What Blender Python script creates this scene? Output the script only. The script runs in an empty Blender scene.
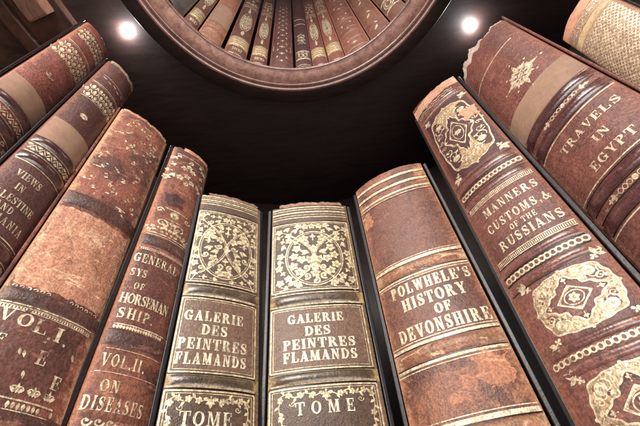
import bpy, math, random
from mathutils import Matrix, Vector, noise
from mathutils.geometry import tessellate_polygon

sc = bpy.context.scene
COL = sc.collection
rad = math.radians
PI = math.pi
MM = 0.001

# ------------------------------------------------------------------ objects
def link(name, me, mat=None, parent=None):
    o = bpy.data.objects.new(name, me)
    COL.objects.link(o)
    if mat is not None and me is not None:
        me.materials.append(mat)
    if parent is not None:
        o.parent = parent
    return o

def tag(o, label, cat=None, group=None, kind=None):
    if label: o['label'] = label
    if cat: o['category'] = cat
    if group: o['group'] = group
    if kind: o['kind'] = kind
    return o

def thing(name, label, cat, M=Matrix.Identity(4), group=None):
    o = bpy.data.objects.new(name, None)
    o.empty_display_size = 0.02
    COL.objects.link(o)
    o.matrix_world = M
    return tag(o, label, cat, group)

class MB:
    """collects verts, faces and uvs into ONE mesh"""
    def __init__(self):
        self.v = []; self.f = []; self.uv = []
    def add(self, pts, faces, uvs=None):
        n = len(self.v)
        self.v += pts
        self.uv += uvs if uvs else [(0.5, 0.0)] * len(pts)
        self.f += [tuple(i + n for i in f) for f in faces]
    def grid(self, rows, uvrows=None, flip=False):
        n = len(rows[0]); pts = [p for r in rows for p in r]
        uv = [p for r in uvrows for p in r] if uvrows else None
        fs = []
        for i in range(len(rows) - 1):
            for j in range(n - 1):
                a = i * n + j
                q = (a, a + n, a + n + 1, a + 1)
                fs.append(q[::-1] if flip else q)
        self.add(pts, fs, uv)
    def box(self, x0, x1, y0, y1, z0, z1):
        p = [(x0,y0,z0),(x1,y0,z0),(x1,y1,z0),(x0,y1,z0),(x0,y0,z1),(x1,y0,z1),(x1,y1,z1),(x0,y1,z1)]
        self.add(p, [(0,3,2,1),(4,5,6,7),(0,1,5,4),(1,2,6,5),(2,3,7,6),(3,0,4,7)])
    def lathe(self, prof, a0=0, a1=2*PI, n=160):
        rows = []
        for i in range(n + 1):
            a = a0 + (a1 - a0) * i / n
            rows.append([(r*math.sin(a), r*math.cos(a), z) for r, z in prof])
        self.grid(rows)
    def build(self, name, mat, parent=None, smooth=True, bevel=0):
        me = bpy.data.meshes.new(name)
        me.from_pydata(self.v, [], self.f)
        ul = me.uv_layers.new(name='UVMap')
        idx = [0] * len(me.loops)
        me.loops.foreach_get('vertex_index', idx)
        flat = []
        for i in idx: flat += self.uv[i]
        ul.data.foreach_set('uv', flat)
        if smooth: me.polygons.foreach_set('use_smooth', [True] * len(me.polygons))
        o = link(name, me, mat, parent)
        if bevel:
            b = o.modifiers.new('bevel', 'BEVEL'); b.width = bevel; b.segments = 3; b.limit_method = 'ANGLE'
        return o

# ---------------------------------------------------------------- materials
class NT:
    def __init__(self, name):
        self.m = bpy.data.materials.new(name); self.m.use_nodes = True
        self.t = self.m.node_tree; self.t.nodes.clear()
        self.out = self.n('ShaderNodeOutputMaterial')
    def n(self, typ, ins=None, **kw):
        nd = self.t.nodes.new(typ)
        for k, v in kw.items(): setattr(nd, k, v)
        for k, v in (ins or {}).items(): self.set(nd, k, v)
        return nd
    def set(self, nd, k, v):
        s = nd.inputs[k]
        if isinstance(v, bpy.types.NodeSocket): self.t.links.new(v, s)
        else:
            if s.type == 'RGBA' and len(v) == 3: v = (*v, 1)
            s.default_value = v
    def math(self, op, a, b=0.0, clamp=False):
        nd = self.n('ShaderNodeMath', operation=op); nd.use_clamp = clamp
        self.set(nd, 0, a); self.set(nd, 1, b)
        return nd.outputs[0]
    def ramp(self, v, lo, hi):
        nd = self.n('ShaderNodeMapRange', {'Value': v, 'From Min': lo, 'From Max': hi})
        nd.interpolation_type = 'SMOOTHSTEP'
        return nd.outputs[0]
    def mix(self, f, a, b):
        nd = self.n('ShaderNodeMix', data_type='RGBA')
        self.set(nd, 'Factor', f); self.set(nd, 6, a); self.set(nd, 7, b)
        return nd.outputs[2]
    def noise(self, vec, scale, detail=5, rough=0.6, dist=0.0):
        return self.n('ShaderNodeTexNoise', {'Vector': vec, 'Scale': scale, 'Detail': detail, 'Roughness': rough, 'Distortion': dist}).outputs['Fac']
    def mapping(self, vec, loc=(0,0,0), scale=(1,1,1)):
        return self.n('ShaderNodeMapping', {'Vector': vec, 'Location': loc, 'Scale': scale}).outputs[0]

def srgb(r, g, b):
    f = lambda c: ((c/255 + 0.055)/1.055)**2.4 if c > 10 else c/255/12.92
    return (f(r), f(g), f(b))

GOLD = srgb(232, 212, 178)
def leather(name, main, dark, light, seed=0, dark_amt=0.5, light_amt=0.35, edge=None, edge_amt=0.5,
            rough=0.42, grain=1.0, streak=0.3, gold=None, wear=0.36, gold_col=GOLD, spec=0.45, patchy=0.4, crk=0.16):
    """aged leather; gold=True lays worn gold leaf over the same leather"""
    t = NT(name)
    oc = t.n('ShaderNodeTexCoord')
    v = t.mapping(oc.outputs['Object'], (seed*0.37, seed*0.71, seed*0.13))
    n1 = t.noise(v, 16, 6, 0.65, 0.4)
    n2 = t.noise(v, 42, 9, 0.72, 0.8)
    n3 = t.noise(t.mapping(v, (3,1,2), (120, 120, 16)), 1.0, 6, 0.7, 0.5)
    n4 = t.noise(v, 420, 3, 0.7)
    n5 = t.noise(t.mapping(v, (7,3,5)), 70, 8, 0.75, 1.2)
    c = t.mix(t.math('MULTIPLY', t.ramp(n1, 0.42, 0.62), dark_amt), main, dark)
    c = t.mix(t.math('MULTIPLY', t.ramp(t.noise(t.mapping(v, (9,4,1)), 55, 7, 0.75, 0.6), 0.54, 0.66), dark_amt*.8), c, tuple(x*.6 for x in dark))
    c = t.mix(t.math('MULTIPLY', t.ramp(n3, 0.50, 0.72), streak), c, dark)
    c = t.mix(t.math('MULTIPLY', t.ramp(n3, 0.46, 0.26), streak*0.7), c, light)
    c = t.mix(t.math('MULTIPLY', t.ramp(n2, 0.55, 0.68), light_amt), c, light)
    c = t.mix(t.math('MULTIPLY', t.ramp(n5, 0.60, 0.67), min(1, light_amt*1.3)), c, light)
    n8 = t.noise(t.n('ShaderNodeMapping', {'Vector': v, 'Location': (seed, 2, 1), 'Rotation': (0.0, 0.7, 0.0), 'Scale': (34, 34, 110)}).outputs[0], 1.0, 8, 0.72, 1.0)
    c = t.mix(t.math('MULTIPLY', t.ramp(n8, 0.585, 0.625), min(1, light_amt*1.5)), c, light)
    n9 = t.noise(t.mapping(v, (5, seed, 8), (90, 90, 30)), 1.0, 8, 0.75, 0.8)
    c = t.mix(t.math('MULTIPLY', t.ramp(n9, 0.57, 0.64), dark_amt*.7), c, tuple(x*.7 for x in dark))
    # small scratches and cracks in the leather
    mus = t.n('ShaderNodeTexVoronoi', {'Vector': t.mapping(v, (0,0,0), (1, 1, 0.55)), 'Scale': 130.0}, feature='DISTANCE_TO_EDGE').outputs['Distance']
    crack = t.math('MULTIPLY', t.ramp(mus, 0.06, 0.0), t.ramp(n1, 0.45, 0.6))
    c = t.mix(t.math('MULTIPLY', crack, crk*grain), c, dark)
    uv = t.n('ShaderNodeUVMap').outputs[0]
    sx = t.n('ShaderNodeSeparateXYZ', {'Vector': uv}).outputs[0]
    e = t.math('ABSOLUTE', t.math('MULTIPLY', t.math('SUBTRACT', sx, 0.5), 2.0))
    e = t.math('ADD', e, t.math('MULTIPLY', t.math('SUBTRACT', n5, 0.5), 0.7))
    c = t.mix(t.math('MULTIPLY', t.ramp(e, 0.82, 0.99), edge_amt), c, edge or light)
    # fine mottling of the hide
    hv = t.n('ShaderNodeHueSaturation', {'Color': c, 'Saturation': 0.88, 'Value': t.n('ShaderNodeMapRange', {'Value': n4, 'From Min': 0.3, 'From Max': 0.7, 'To Min': 0.44, 'To Max': 1.28}).outputs[0]})
    wm = t.n('ShaderNodeMix', {'Factor': 1.0}, data_type='RGBA', blend_type='MULTIPLY'); t.set(wm, 6, hv.outputs[0]); t.set(wm, 7, (1.06, 1.02, 0.92, 1))
    c = wm.outputs[2]
    vor = t.n('ShaderNodeTexVoronoi', {'Vector': v, 'Scale': 340.0 + 420.0*((seed*0.377) % 1)}).outputs['Distance']
    hgt = t.math('ADD', t.math('MULTIPLY', vor, 0.5), t.math('ADD', t.math('MULTIPLY', n2, 1.6), t.math('ADD', n4, t.math('MULTIPLY', n3, 0.8))))
    hgt = t.math('SUBTRACT', hgt, t.math('MULTIPLY', crack, crk*1.6))
    bump = t.n('ShaderNodeBump', {'Height': hgt, 'Strength': 0.35*grain, 'Distance': 0.0012}).outputs[0]
    rr = t.math('ADD', rough - 0.12, t.math('MULTIPLY', n2, 0.3))
    p = t.n('ShaderNodeBsdfPrincipled', {'Base Color': c, 'Roughness': rr, 'Normal': bump, 'Specular IOR Level': spec})
    sh = p.outputs[0]
    if gold:
        n6 = t.noise(t.mapping(v, (1,2,3)), 150, 6, 0.7)
        n7 = t.noise(t.mapping(v, (4,2,9)), 22, 4, 0.6)
        w = t.math('ADD', t.math('MULTIPLY', n6, 1-patchy), t.math('MULTIPLY', n7, patchy))
        fac = t.ramp(w, wear - 0.05, wear + 0.03)
        gc = t.mix(t.ramp(t.noise(v, 260, 3, 0.7), 0.38, 0.62), tuple(x*0.5 for x in gold_col), tuple(min(1, x*1.12) for x in gold_col))
        g = t.n('ShaderNodeBsdfPrincipled', {'Base Color': gc, 'Metallic': 0.4, 'Roughness': 0.42, 'Normal': bump})
        ms = t.n('ShaderNodeMixShader', {0: fac, 1: sh, 2: g.outputs[0]})
        sh = ms.outputs[0]
    t.t.links.new(sh, t.out.inputs[0])
    return t.m

def plain(name, col, col2=None, scale=60, rough=0.6, bump=0.2, stretch=(1,1,1), metallic=0.0, spec=0.4, fine=0.0, lo=0.35, hi=0.68):
    t = NT(name)
    v = t.mapping(t.n('ShaderNodeTexCoord').outputs['Object'], (0,0,0), stretch)
    n1 = t.noise(v, scale, 8, 0.7, 0.5)
    c = t.mix(t.ramp(n1, lo, hi), col, col2 or tuple(x*0.6 for x in col))
    n2 = t.noise(v, scale*8, 3, 0.7)
    if fine:
        c = t.n('ShaderNodeHueSaturation', {'Color': c, 'Value': t.n('ShaderNodeMapRange', {'Value': n2, 'From Min': 0.3, 'From Max': 0.7, 'To Min': 1-fine, 'To Max': 1+fine}).outputs[0]}).outputs[0]
    b = t.n('ShaderNodeBump', {'Height': t.math('ADD', n1, t.math('MULTIPLY', n2, 0.5)), 'Strength': bump, 'Distance': 0.002}).outputs[0]
    p = t.n('ShaderNodeBsdfPrincipled', {'Base Color': c, 'Roughness': rough, 'Normal': b, 'Metallic': metallic, 'Specular IOR Level': spec})
    t.t.links.new(p.outputs[0], t.out.inputs[0])
    return t.m

def emitter(name, col, s):
    t = NT(name)
    e = t.n('ShaderNodeEmission', {'Color': col, 'Strength': s})
    t.t.links.new(e.outputs[0], t.out.inputs[0])
    return t.m

def woven(name):
    """cream and gold brocade cloth with a small diamond weave"""
    t = NT(name)
    uv = t.n('ShaderNodeUVMap').outputs[0]
    s = t.n('ShaderNodeSeparateXYZ', {'Vector': uv})
    ob = t.n('ShaderNodeTexCoord').outputs['Object']
    wob = t.math('MULTIPLY', t.noise(ob, 60, 3), 0.9)
    x = t.math('MULTIPLY', s.outputs[0], 46.0); y = t.math('MULTIPLY', s.outputs[1], 470.0)
    a = t.math('SINE', t.math('ADD', t.math('ADD', x, y), wob)); b = t.math('SINE', t.math('ADD', t.math('SUBTRACT', x, y), wob))
    h = t.math('MAXIMUM', t.math('ABSOLUTE', a), t.math('ABSOLUTE', b))
    w = t.math('SUBTRACT', 1.0, t.math('MULTIPLY', t.math('ABSOLUTE', a), t.math('ABSOLUTE', b)))
    n = t.noise(ob, 300, 4, 0.7)
    n2 = t.noise(ob, 25, 6, 0.65)
    c = t.mix(t.ramp(w, 0.25, 0.85), srgb(222, 200, 160), srgb(138, 104, 72))
    c = t.mix(t.math('MULTIPLY', t.ramp(n2, 0.45, 0.7), 0.6), c, srgb(150, 112, 78))
    c = t.mix(t.math('MULTIPLY', t.ramp(n, 0.5, 0.7), 0.4), c, srgb(235, 220, 190))
    bp = t.n('ShaderNodeBump', {'Height': t.math('ADD', t.math('MULTIPLY', w, -1.0), t.math('MULTIPLY', n, 0.5)), 'Strength': 0.7, 'Distance': 0.001}).outputs[0]
    p = t.n('ShaderNodeBsdfPrincipled', {'Base Color': c, 'Roughness': 0.6, 'Normal': bp})
    t.t.links.new(p.outputs[0], t.out.inputs[0])
    return t.m

# ------------------------------------------------- 2D tooling (mm, v is down)
def ell(cx, cy, rx, ry, a, n=12):
    ca, sa = math.cos(a), math.sin(a)
    return [(cx + rx*math.cos(2*PI*i/n)*ca - ry*math.sin(2*PI*i/n)*sa,
             cy + rx*math.cos(2*PI*i/n)*sa + ry*math.sin(2*PI*i/n)*ca) for i in range(n)]

class Tool:
    """flat gold shapes in spine coordinates, draped onto the spine"""
    def __init__(self, bk, off=0.22):
        self.b = bk; self.off = off; self.k = 0; self.mb = MB()
    def _emit(self, pts, faces):
        self.k += 1
        off = self.off + (self.k % 23) * 0.004
        b = self.b
        self.mb.add([b.S(x, v, off) for x, v in pts], faces, [(x/b.W + .5, v*MM) for x, v in pts])
    def poly(self, pts):
        tr = tessellate_polygon([[Vector((x, y, 0)) for x, y in pts]])
        self._emit(pts, [tuple(t) for t in tr])
    def convex(self, pts):
        self._emit(pts, [tuple(range(len(pts)))])
    def stroke(self, pts, w, closed=False, step=2.5):
        """w: width or function of 0..1"""
        if closed: pts = pts + [pts[0]]
        P = [pts[0]]
        for a, b in zip(pts, pts[1:]):
            n = max(1, int(math.hypot(b[0]-a[0], b[1]-a[1])/step))
            P += [(a[0]+(b[0]-a[0])*i/n, a[1]+(b[1]-a[1])*i/n) for i in range(1, n+1)]
        L, R = [], []
        m = len(P)
        for i, (x, y) in enumerate(P):
            if closed: a, b = P[i-1 if i else m-2], P[(i+1) if i < m-1 else 1]
            else: a, b = P[max(0, i-1)], P[min(m-1, i+1)]
            dx, dy = b[0]-a[0], b[1]-a[1]; d = math.hypot(dx, dy) or 1
            ww = (w(i/(m-1)) if callable(w) else w)/2
            L.append((x - dy/d*ww, y + dx/d*ww)); R.append((x + dy/d*ww, y - dx/d*ww))
        self._emit(L + R, [(i, i+1, m+i+1, m+i) for i in range(m-1)])
    def line(self, x0, x1, v, w, v2=None):
        self.stroke([(x0, v), (x1, v if v2 is None else v2)], w)
    def rect(self, x0, x1, v0, v1, w):
        self.stroke([(x0, v0), (x1, v0)], w); self.stroke([(x0, v1), (x1, v1)], w)
        self.stroke([(x0, v0), (x0, v1)], w); self.stroke([(x1, v0), (x1, v1)], w)
    def disc(self, x, y, r, ry=None): self.convex(ell(x, y, r, ry or r, 0, 12))
    def ring(self, x, y, rx, ry, w, n=40):
        self.stroke([(x + rx*math.cos(2*PI*i/n), y + ry*math.sin(2*PI*i/n)) for i in range(n)], w, True, 99)
    def leaf(self, x, y, a, L, W):
        p = []
        for t, s in ((0,0),(.15,.6),(.4,1),(.7,.7),(1,0),(.7,-.7),(.4,-1),(.15,-.6)):
            p.append((x + L*t*math.cos(a) - W/2*s*math.sin(a), y + L*t*math.sin(a) + W/2*s*math.cos(a)))
        self.convex(p)
    def flower(self, x, y, r, n=5, a=0.0):
        for i in range(n):
            self.leaf(x + r*.2*math.cos(a+2*PI*i/n), y + r*.2*math.sin(a+2*PI*i/n), a + 2*PI*i/n, r*.85, r*.74)
        self.disc(x, y, r*.16)
    def fleuron(self, x, y, a, s):
        """trefoil with a stem, pointing along a"""
        self.leaf(x, y, a, s*1.15, s*.62)
        self.leaf(x, y, a + 1.05, s*.9, s*.54); self.leaf(x, y, a - 1.05, s*.9, s*.54)
        self.stroke([(x, y), (x - s*.7*math.cos(a), y - s*.7*math.sin(a))], s*.16)
        self.disc(x - s*.75*math.cos(a), y - s*.75*math.sin(a), s*.17)
    def scroll(self, x, y, r, a, d=1, turns=1.15, w=1.0):
        pts = [(x + r*(1-.82*i/22)*math.cos(a + d*turns*2*PI*i/22), y + r*(1-.82*i/22)*math.sin(a + d*turns*2*PI*i/22)) for i in range(23)]
        self.stroke(pts, lambda t: w*(1-.45*t), step=99)
        self.disc(pts[-1][0], pts[-1][1], w*.75)
    def fill(self, inside, box, rmin, seed, xc, size=1.0, flow=None, mirror=True, keep=1.0):
        """dense floral tooling, mirrored about xc"""
        rnd = random.Random(seed); pts = []
        x0, x1, y0, y1 = box
        for _ in range(2600):
            x, y = rnd.uniform(x0, x1), rnd.uniform(y0, y1)
            if mirror and x < xc: x = 2*xc - x
            if not inside(x, y): continue
            if mirror and abs(x - xc) < rmin*.5: x = xc
            if any((x-a)**2 + (y-b)**2 < rmin**2 for a, b in pts): continue
            pts.append((x, y))
        for x, y in pts:
            if rnd.random() > keep: continue
            a = (flow(x, y) if flow else rnd.uniform(0, 2*PI)) + rnd.uniform(-.5, .5)
            k = rnd.random(); r = rmin*.56*size
            for s in ((1, -1) if mirror and x > xc + .01 else (1,)):
                X = x if s == 1 else 2*xc - x
                A = a if s == 1 else PI - a
                if x == xc and mirror: A = -PI/2
                if k < .34: self.flower(X, y, r*1.02, 5, A)
                elif k < .62: self.fleuron(X, y, A, r*.95)
                elif k < .82:
                    self.leaf(X - r*math.cos(A), y - r*math.sin(A), A, r*2, r*1.0)
                    self.leaf(X - r*.5*math.cos(A), y - r*.5*math.sin(A), A + .9*s, r*1.3, r*.6)
                else: self.scroll(X, y, r*.85, A, s, 1.0, r*.42)
    # ---- roman capitals
    def bold(self, s, xc, v, cap, width, amax=1.25, d=.35):
        for e in (-d, d): self.text(s, xc + e, v, cap, width - 2*d, amax)
    def text(self, s, xc, v, cap, width, amax=1.25, tilt=0.0, skip=''):
        g = [glyph(ch) for ch in s]
        n = len(s)
        nat = sum(a for _, a in g) * cap
        gap = .17*cap
        asp = max(.55, min(amax, (width - (n-1)*gap)/nat)) if n > 1 else width/nat
        if n > 1: gap = (width - nat*asp)/(n-1)
        x = xc - width/2
        for ch, (polys, adv) in zip(s, g):
            if ch not in skip:
                for p in polys:
                    q = []
                    for px, py in p:
                        X = x + px*cap*asp; q.append((X, v + cap*(.5 - py) + tilt*(X - xc)))
                    self._strip(q)
            x += adv*cap*asp + gap
    def _strip(self, q):
        """q = left rail then right rail reversed"""
        m = len(q)//2
        self._emit(q, [(i, i+1, 2*m-2-i, 2*m-1-i) for i in range(m-1)])
    def build(self, name, mat, parent, label=None):
        o = self.mb.build(name, mat, parent, smooth=True)
        if label: o['label'] = label
        return o

T, th, S = .235, .10, .075
def R4(x0, y0, x1, y1): return [(x0,y0),(x0,y1),(x1,y1),(x1,y0)]
def Q4(a, b, c, d): return [a, b, c, d]
def stem(x, w=T, top=True, bot=True, e=.085):
    p = [R4(x, 0, x+w, 1)]
    if bot: p.append(R4(x-e, 0, x+w+e, S))
    if top: p.append(R4(x-e, 1-S, x+w+e, 1))
    return p
def arc(cx, cy, rx, ry, a0, a1, Tx=T, ty=th, n=16):
    o, i = [], []
    for k in range(n+1):
        a = rad(a0 + (a1-a0)*k/n)
        o.append((cx + rx*math.cos(a), cy + ry*math.sin(a))); i.append((cx + (rx-Tx)*math.cos(a), cy + (ry-ty)*math.sin(a)))
    return o + i[::-1]
def path(pts, ws):
    L, R = [], []
    for i, (x, y) in enumerate(pts):
        a, b = pts[max(0,i-1)], pts[min(len(pts)-1,i+1)]
        dx, dy = b[0]-a[0], b[1]-a[1]; d = math.hypot(dx, dy)
        w = ws[i]/2
        L.append((x - dy/d*w, y + dx/d*w)); R.append((x + dy/d*w, y - dx/d*w))
    return L + R[::-1]
_G = {}
def glyph(c):
    if c in _G: return _G[c]
    p, a = [], .5
    if c == ' ': a = .42
    elif c == 'A':
        p = [Q4((.06,0),(.15,0),(.50,1),(.41,1)), Q4((.60,0),(.87,0),(.55,1),(.34,1)), R4(.22,.27,.70,.36), R4(-.02,0,.26,S), R4(.50,0,.96,S)]; a = .94
    elif c in 'CG':
        p = [arc(.47,.5,.47,.5,42,318), R4(.74,.64,.82,.99), R4(.66,.80,.74,.93)]; a = .86
        if c == 'C': p.append(R4(.74,.02,.82,.34))
        else: p += [R4(.64,.04,.86,.44), R4(.52,.40,.94,.40+S)]; a = .95
    elif c == 'D':
        p = stem(.09) + [arc(.38,.5,.54,.5,-90,90), R4(.3,1-th,.40,1), R4(.3,0,.40,th)]; a = .93
    elif c in 'EFL':
        p = stem(.09)
        if c in 'EF': p += [R4(.3,1-S,.74,1), R4(.66,.70,.75,1), R4(.3,.46,.56,.46+S), R4(.52,.34,.59,.66)]
        if c in 'EL': p += [R4(.3,0,.78,S), R4(.70,0,.79,.32)]
        a = .82 if c != 'F' else .78
    elif c == 'H': p = stem(.09) + stem(.66) + [R4(.3,.46,.68,.46+S)]; a = .99
    elif c == 'I': p = stem(.09); a = .42
    elif c == 'M':
        p = [R4(.11,0,.20,1), Q4((.10,1),(.36,1),(.64,.02),(.52,.02)), Q4((.53,.02),(.61,.02),(.92,1),(.82,1)), R4(0,0,.31,S), R4(0,1-S,.3,1)] + stem(.82); a = 1.16
    elif c == 'N':
        p = [R4(.12,0,.21,1), Q4((.08,1),(.34,1),(.84,0),(.68,0)), R4(.73,.05,.82,1), R4(0,0,.33,S), R4(0,1-S,.28,1), R4(.62,1-S,.94,1)]; a = .95
    elif c in 'OQ0':
        if c == '0': p = [arc(.36,.5,.36,.5,0,360, .2)]; a = .72
        else: p = [arc(.48,.5,.48,.5,0,360, T, th, 24)]; a = .96
    elif c in 'PRB':
        p = stem(.09, top=True, bot=True) + [arc(.40,.73,.38,.27,-90,90), R4(.3,1-th,.42,1), R4(.3,.46,.42,.46+th)]; a = .80
        if c == 'R': p += [Q4((.70,0),(.97,0),(.62,.50),(.40,.50)), R4(.68,0,1.0,S)]; a = .97
    elif c == 'S' or c == '8':
        pts = [(.66,.76),(.58,.90),(.40,.95),(.22,.90),(.13,.76),(.18,.63),(.36,.53),(.55,.43),(.64,.29),(.57,.12),(.38,.05),(.18,.10),(.07,.26)]
        p = [path(pts, [.08,.09,.10,.14,.20,.23,.25,.25,.22,.16,.10,.09,.08]), R4(.60,.66,.68,1.0), R4(.05,0,.13,.36)]; a = .74
        if c == '8': p = [arc(.34,.74,.30,.26,0,360,.16,.08), arc(.34,.27,.34,.27,0,360,.18,.08)]; a = .68
    elif c == 'T':
        p = [R4(.34,0,.34+T,1), R4(.24,0,.68,S), R4(.02,1-S,.90,1), R4(0,.66,.09,1), R4(.83,.66,.92,1)]; a = .91
    elif c == 'U':
        p = [R4(.11,.32,.11+T,1), arc(.46,.36,.35,.36,180,360,.2,.12), R4(.73,.32,.82,1), R4(.0,1-S,.44,1), R4(.64,1-S,.93,1)]; a = .92
    elif c == 'V':
        p = [Q4((.05,1),(.32,1),(.58,0),(.42,0)), Q4((.47,0),(.55,0),(.88,1),(.78,1)), R4(-.03,1-S,.42,1), R4(.66,1-S,.98,1)]; a = .93
    elif c == 'W':
        p = [Q4((.05,1),(.30,1),(.50,0),(.36,0)), Q4((.40,0),(.47,0),(.72,1),(.62,1)), Q4((.58,1),(.82,1),(1.0,0),(.88,0)), Q4((.92,0),(.99,0),(1.25,1),(1.16,1)), R4(-.03,1-S,.38,1), R4(.52,1-S,.86,1), R4(1.05,1-S,1.34,1)]; a = 1.3
    elif c == 'Y':
        p = [Q4((.04,1),(.31,1),(.58,.46),(.36,.46)), Q4((.48,.44),(.56,.44),(.86,1),(.76,1)), R4(.36,0,.36+T,.5), R4(.26,0,.70,S), R4(-.03,1-S,.40,1), R4(.64,1-S,.96,1)]; a = .92
    elif c == '&':
        p = [path([(.86,.02),(.62,.30),(.34,.66),(.28,.84),(.40,.95),(.52,.84),(.44,.66),(.20,.48),(.08,.26),(.20,.08),(.42,.04),(.66,.18),(.82,.50)], [.2,.2,.18,.12,.09,.12,.12,.14,.2,.18,.1,.08,.08]), R4(.70,.47,.95,.47+S)]; a = .95
    elif c == '.': p = [R4(.04,0,.24,.2)]; a = .28
    elif c == ',': p = [R4(.04,0,.24,.2), Q4((.14,0),(.24,0),(.14,-.18),(.06,-.18))]; a = .28
    elif c == "'": p = [Q4((.04,1.0),(.24,1.0),(.16,.66),(.08,.66))]; a = .26
    elif c == '1': p = [R4(.22,0,.22+.2,1), R4(.1,0,.54,S), Q4((.06,.78),(.1,.72),(.3,.92),(.3,1))]; a = .6
    elif c == '2': p = [path([(.08,.72),(.18,.92),(.38,.95),(.56,.8),(.50,.58),(.28,.32),(.08,.08)], [.14,.12,.1,.18,.2,.14,.1]), R4(.04,0,.66,.13)]; a = .7
    elif c == '3': p = [arc(.30,.74,.32,.26,-100,160,.17,.08), arc(.30,.28,.36,.28,-160,100,.19,.08)]; a = .68
    _G[c] = (p, a)
    return _G[c]

# -------------------------------------------------------------------- books
RING = 0.36       # the spines stand round the middle of the bookcase at this radius
SHELF_Z = 0.05
class Book: pass

def make_book(label, th_, zt, W, yaw, roll, pit, Rr, bulge, mat, board_mat, depth=0.2, base=SHELF_Z,
              board_out=4.0, cock=None, und=0.0, top=None, group='books standing in the lower row', joint=7.0, seed=1, cap_r=1.6, hide_pages=False):
    """a book standing on the round shelf: root empty, spine, two boards, page block; all spine sizes in mm"""
    b = Book()
    a = th_ + yaw
    tp = Vector((Rr*math.sin(th_), Rr*math.cos(th_), zt))
    out = Vector((-math.sin(a), -math.cos(a), 0)); right = Vector((math.cos(a), -math.sin(a), 0)); up = Vector((0,0,1))
    r2 = right*math.cos(roll) - up*math.sin(roll); u2 = up*math.cos(roll) + right*math.sin(roll)
    u3 = u2*math.cos(pit) + out*math.sin(pit); o3 = out*math.cos(pit) - u2*math.sin(pit)
    H = (zt - base)/u3.z
    loc = tp - u3*H
    M = Matrix(((r2.x, -o3.x, u3.x, loc.x), (r2.y, -o3.y, u3.y, loc.y), (r2.z, -o3.z, u3.z, loc.z), (0,0,0,1)))
    b.root = thing('book', label, 'book', M, group)
    b.W = W*1000; b.H = H*1000; b.bulge = bulge*b.W; b.bands = []; b.und = und; b.seed = seed
    b.top = top or (lambda x: 0.0)
    hw = b.W/2
    def height(x, v):
        t = min(1.0, abs(x)/hw)
        h = b.bulge*(1 - t**2.4)
        f = max(0.0, 1 - t**7)
        for vc, hb, hh in b.bands:
            s = (v - vc)/hb
            if abs(s) < 1: h += hh*f*math.sqrt(1 - s*s)
        if b.und:
            h += b.und*(noise.noise(Vector((x*.05 + seed*9, v*.03, seed))) + .5*noise.noise(Vector((x*.14, v*.11 + seed*5, 2.0))))*f
        return h
    b.height = height
    def Sf(x, v, off=0.0):
        return (x*MM, -(height(x, v) + off)*MM, (b.H - v)*MM)
    b.S = Sf
    # spine shell with rolled head and tail
    nx = 44
    xs = [hw*math.sin(PI/2*(-1 + 2*i/nx)) for i in range(nx+1)]
    vs = [2.0*i for i in range(1, int(b.H/2.0))]
    mb = MB(); rows = []; uvr = []
    def row(v, back, xsrow=xs):
        r = []
        for x in xsrow:
            vv = v + b.top(x) if v < 40 else v
            if v < 40: vv = b.top(x) + v*(40 - b.top(x))/40
            h = b.bulge*(1 - min(1, abs(x)/hw)**2.4) if back else 0
            p = Sf(x, vv, -back)
            r.append(p)
        uv = [(x/b.W + .5, v*MM) for x in xsrow]
        # joints curling back to the boards at both sides
        p0, p1 = r[0], r[-1]
        r = [(p0[0], joint*MM, p0[2])] + r + [(p1[0], joint*MM, p1[2])]
        uv = [(0.0, v*MM)] + uv + [(1.0, v*MM)]
        rows.append(r); uvr.append(uv)
    row(3.5, cap_r*2.6); row(1.2, cap_r*2.4); row(0.2, cap_r*1.7); row(0.0, cap_r*.9); row(0.5, cap_r*.3); row(1.4, 0)
    for v in vs: row(v, 0)
    row(b.H - 0.2, 0); row(b.H, 1.5)
    mb.grid(rows, uvr)
    b.spine = mb.build('spine', mat, b.root)
    # boards
    th_b = 3.0
    ck = math.tan(-yaw if cock is None else cock)   # an old book leans over its boards
    for s in (-1, 1):
        m = MB(); xo = s*(hw + board_out); xi = xo - s*th_b*(1 if board_out < 5 else 1.6)
        x0, x1 = sorted((xo, xi))
        m.box(x0*MM, x1*MM, (joint - 3.5)*MM, depth, 0, (b.H + 1.0)*MM)
        m.v = [(x + ck*(y - joint*MM), y, z) for x, y, z in m.v]
        m.build('cover_board', board_mat, b.root, smooth=False, bevel=0.0011)
    m = MB(); m.box(-(hw-3.6)*MM, (hw-3.6)*MM, 0.004, depth - .006, .003, (b.H - 5)*MM); m.v = [(x + ck*y, y, z) for x, y, z in m.v]
    m.build('page_block', PAGES, b.root, smooth=False)
    return b

def band(b, vc, hw, hh, mat, label=None, name='raised_band'):
    """a raised cord under the leather, its own mesh"""
    b.bands.append((vc, hw, hh))
    mb = MB(); rows = []; uv = []
    n = 40; W = b.W/2
    xs = [W*math.sin(PI/2*(-1 + 2*i/n))*.997 for i in range(n+1)]
    for i in range(13):
        v = vc - hw*1.03 + 2*hw*1.03*i/12
        rows.append([b.S(x, v, .12) for x in xs]); uv.append([(x/b.W+.5, v*MM) for x in xs])
    mb.grid(rows, uv)
    o = mb.build(name, mat, b.root)
    if label: o['label'] = label
    return o

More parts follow.
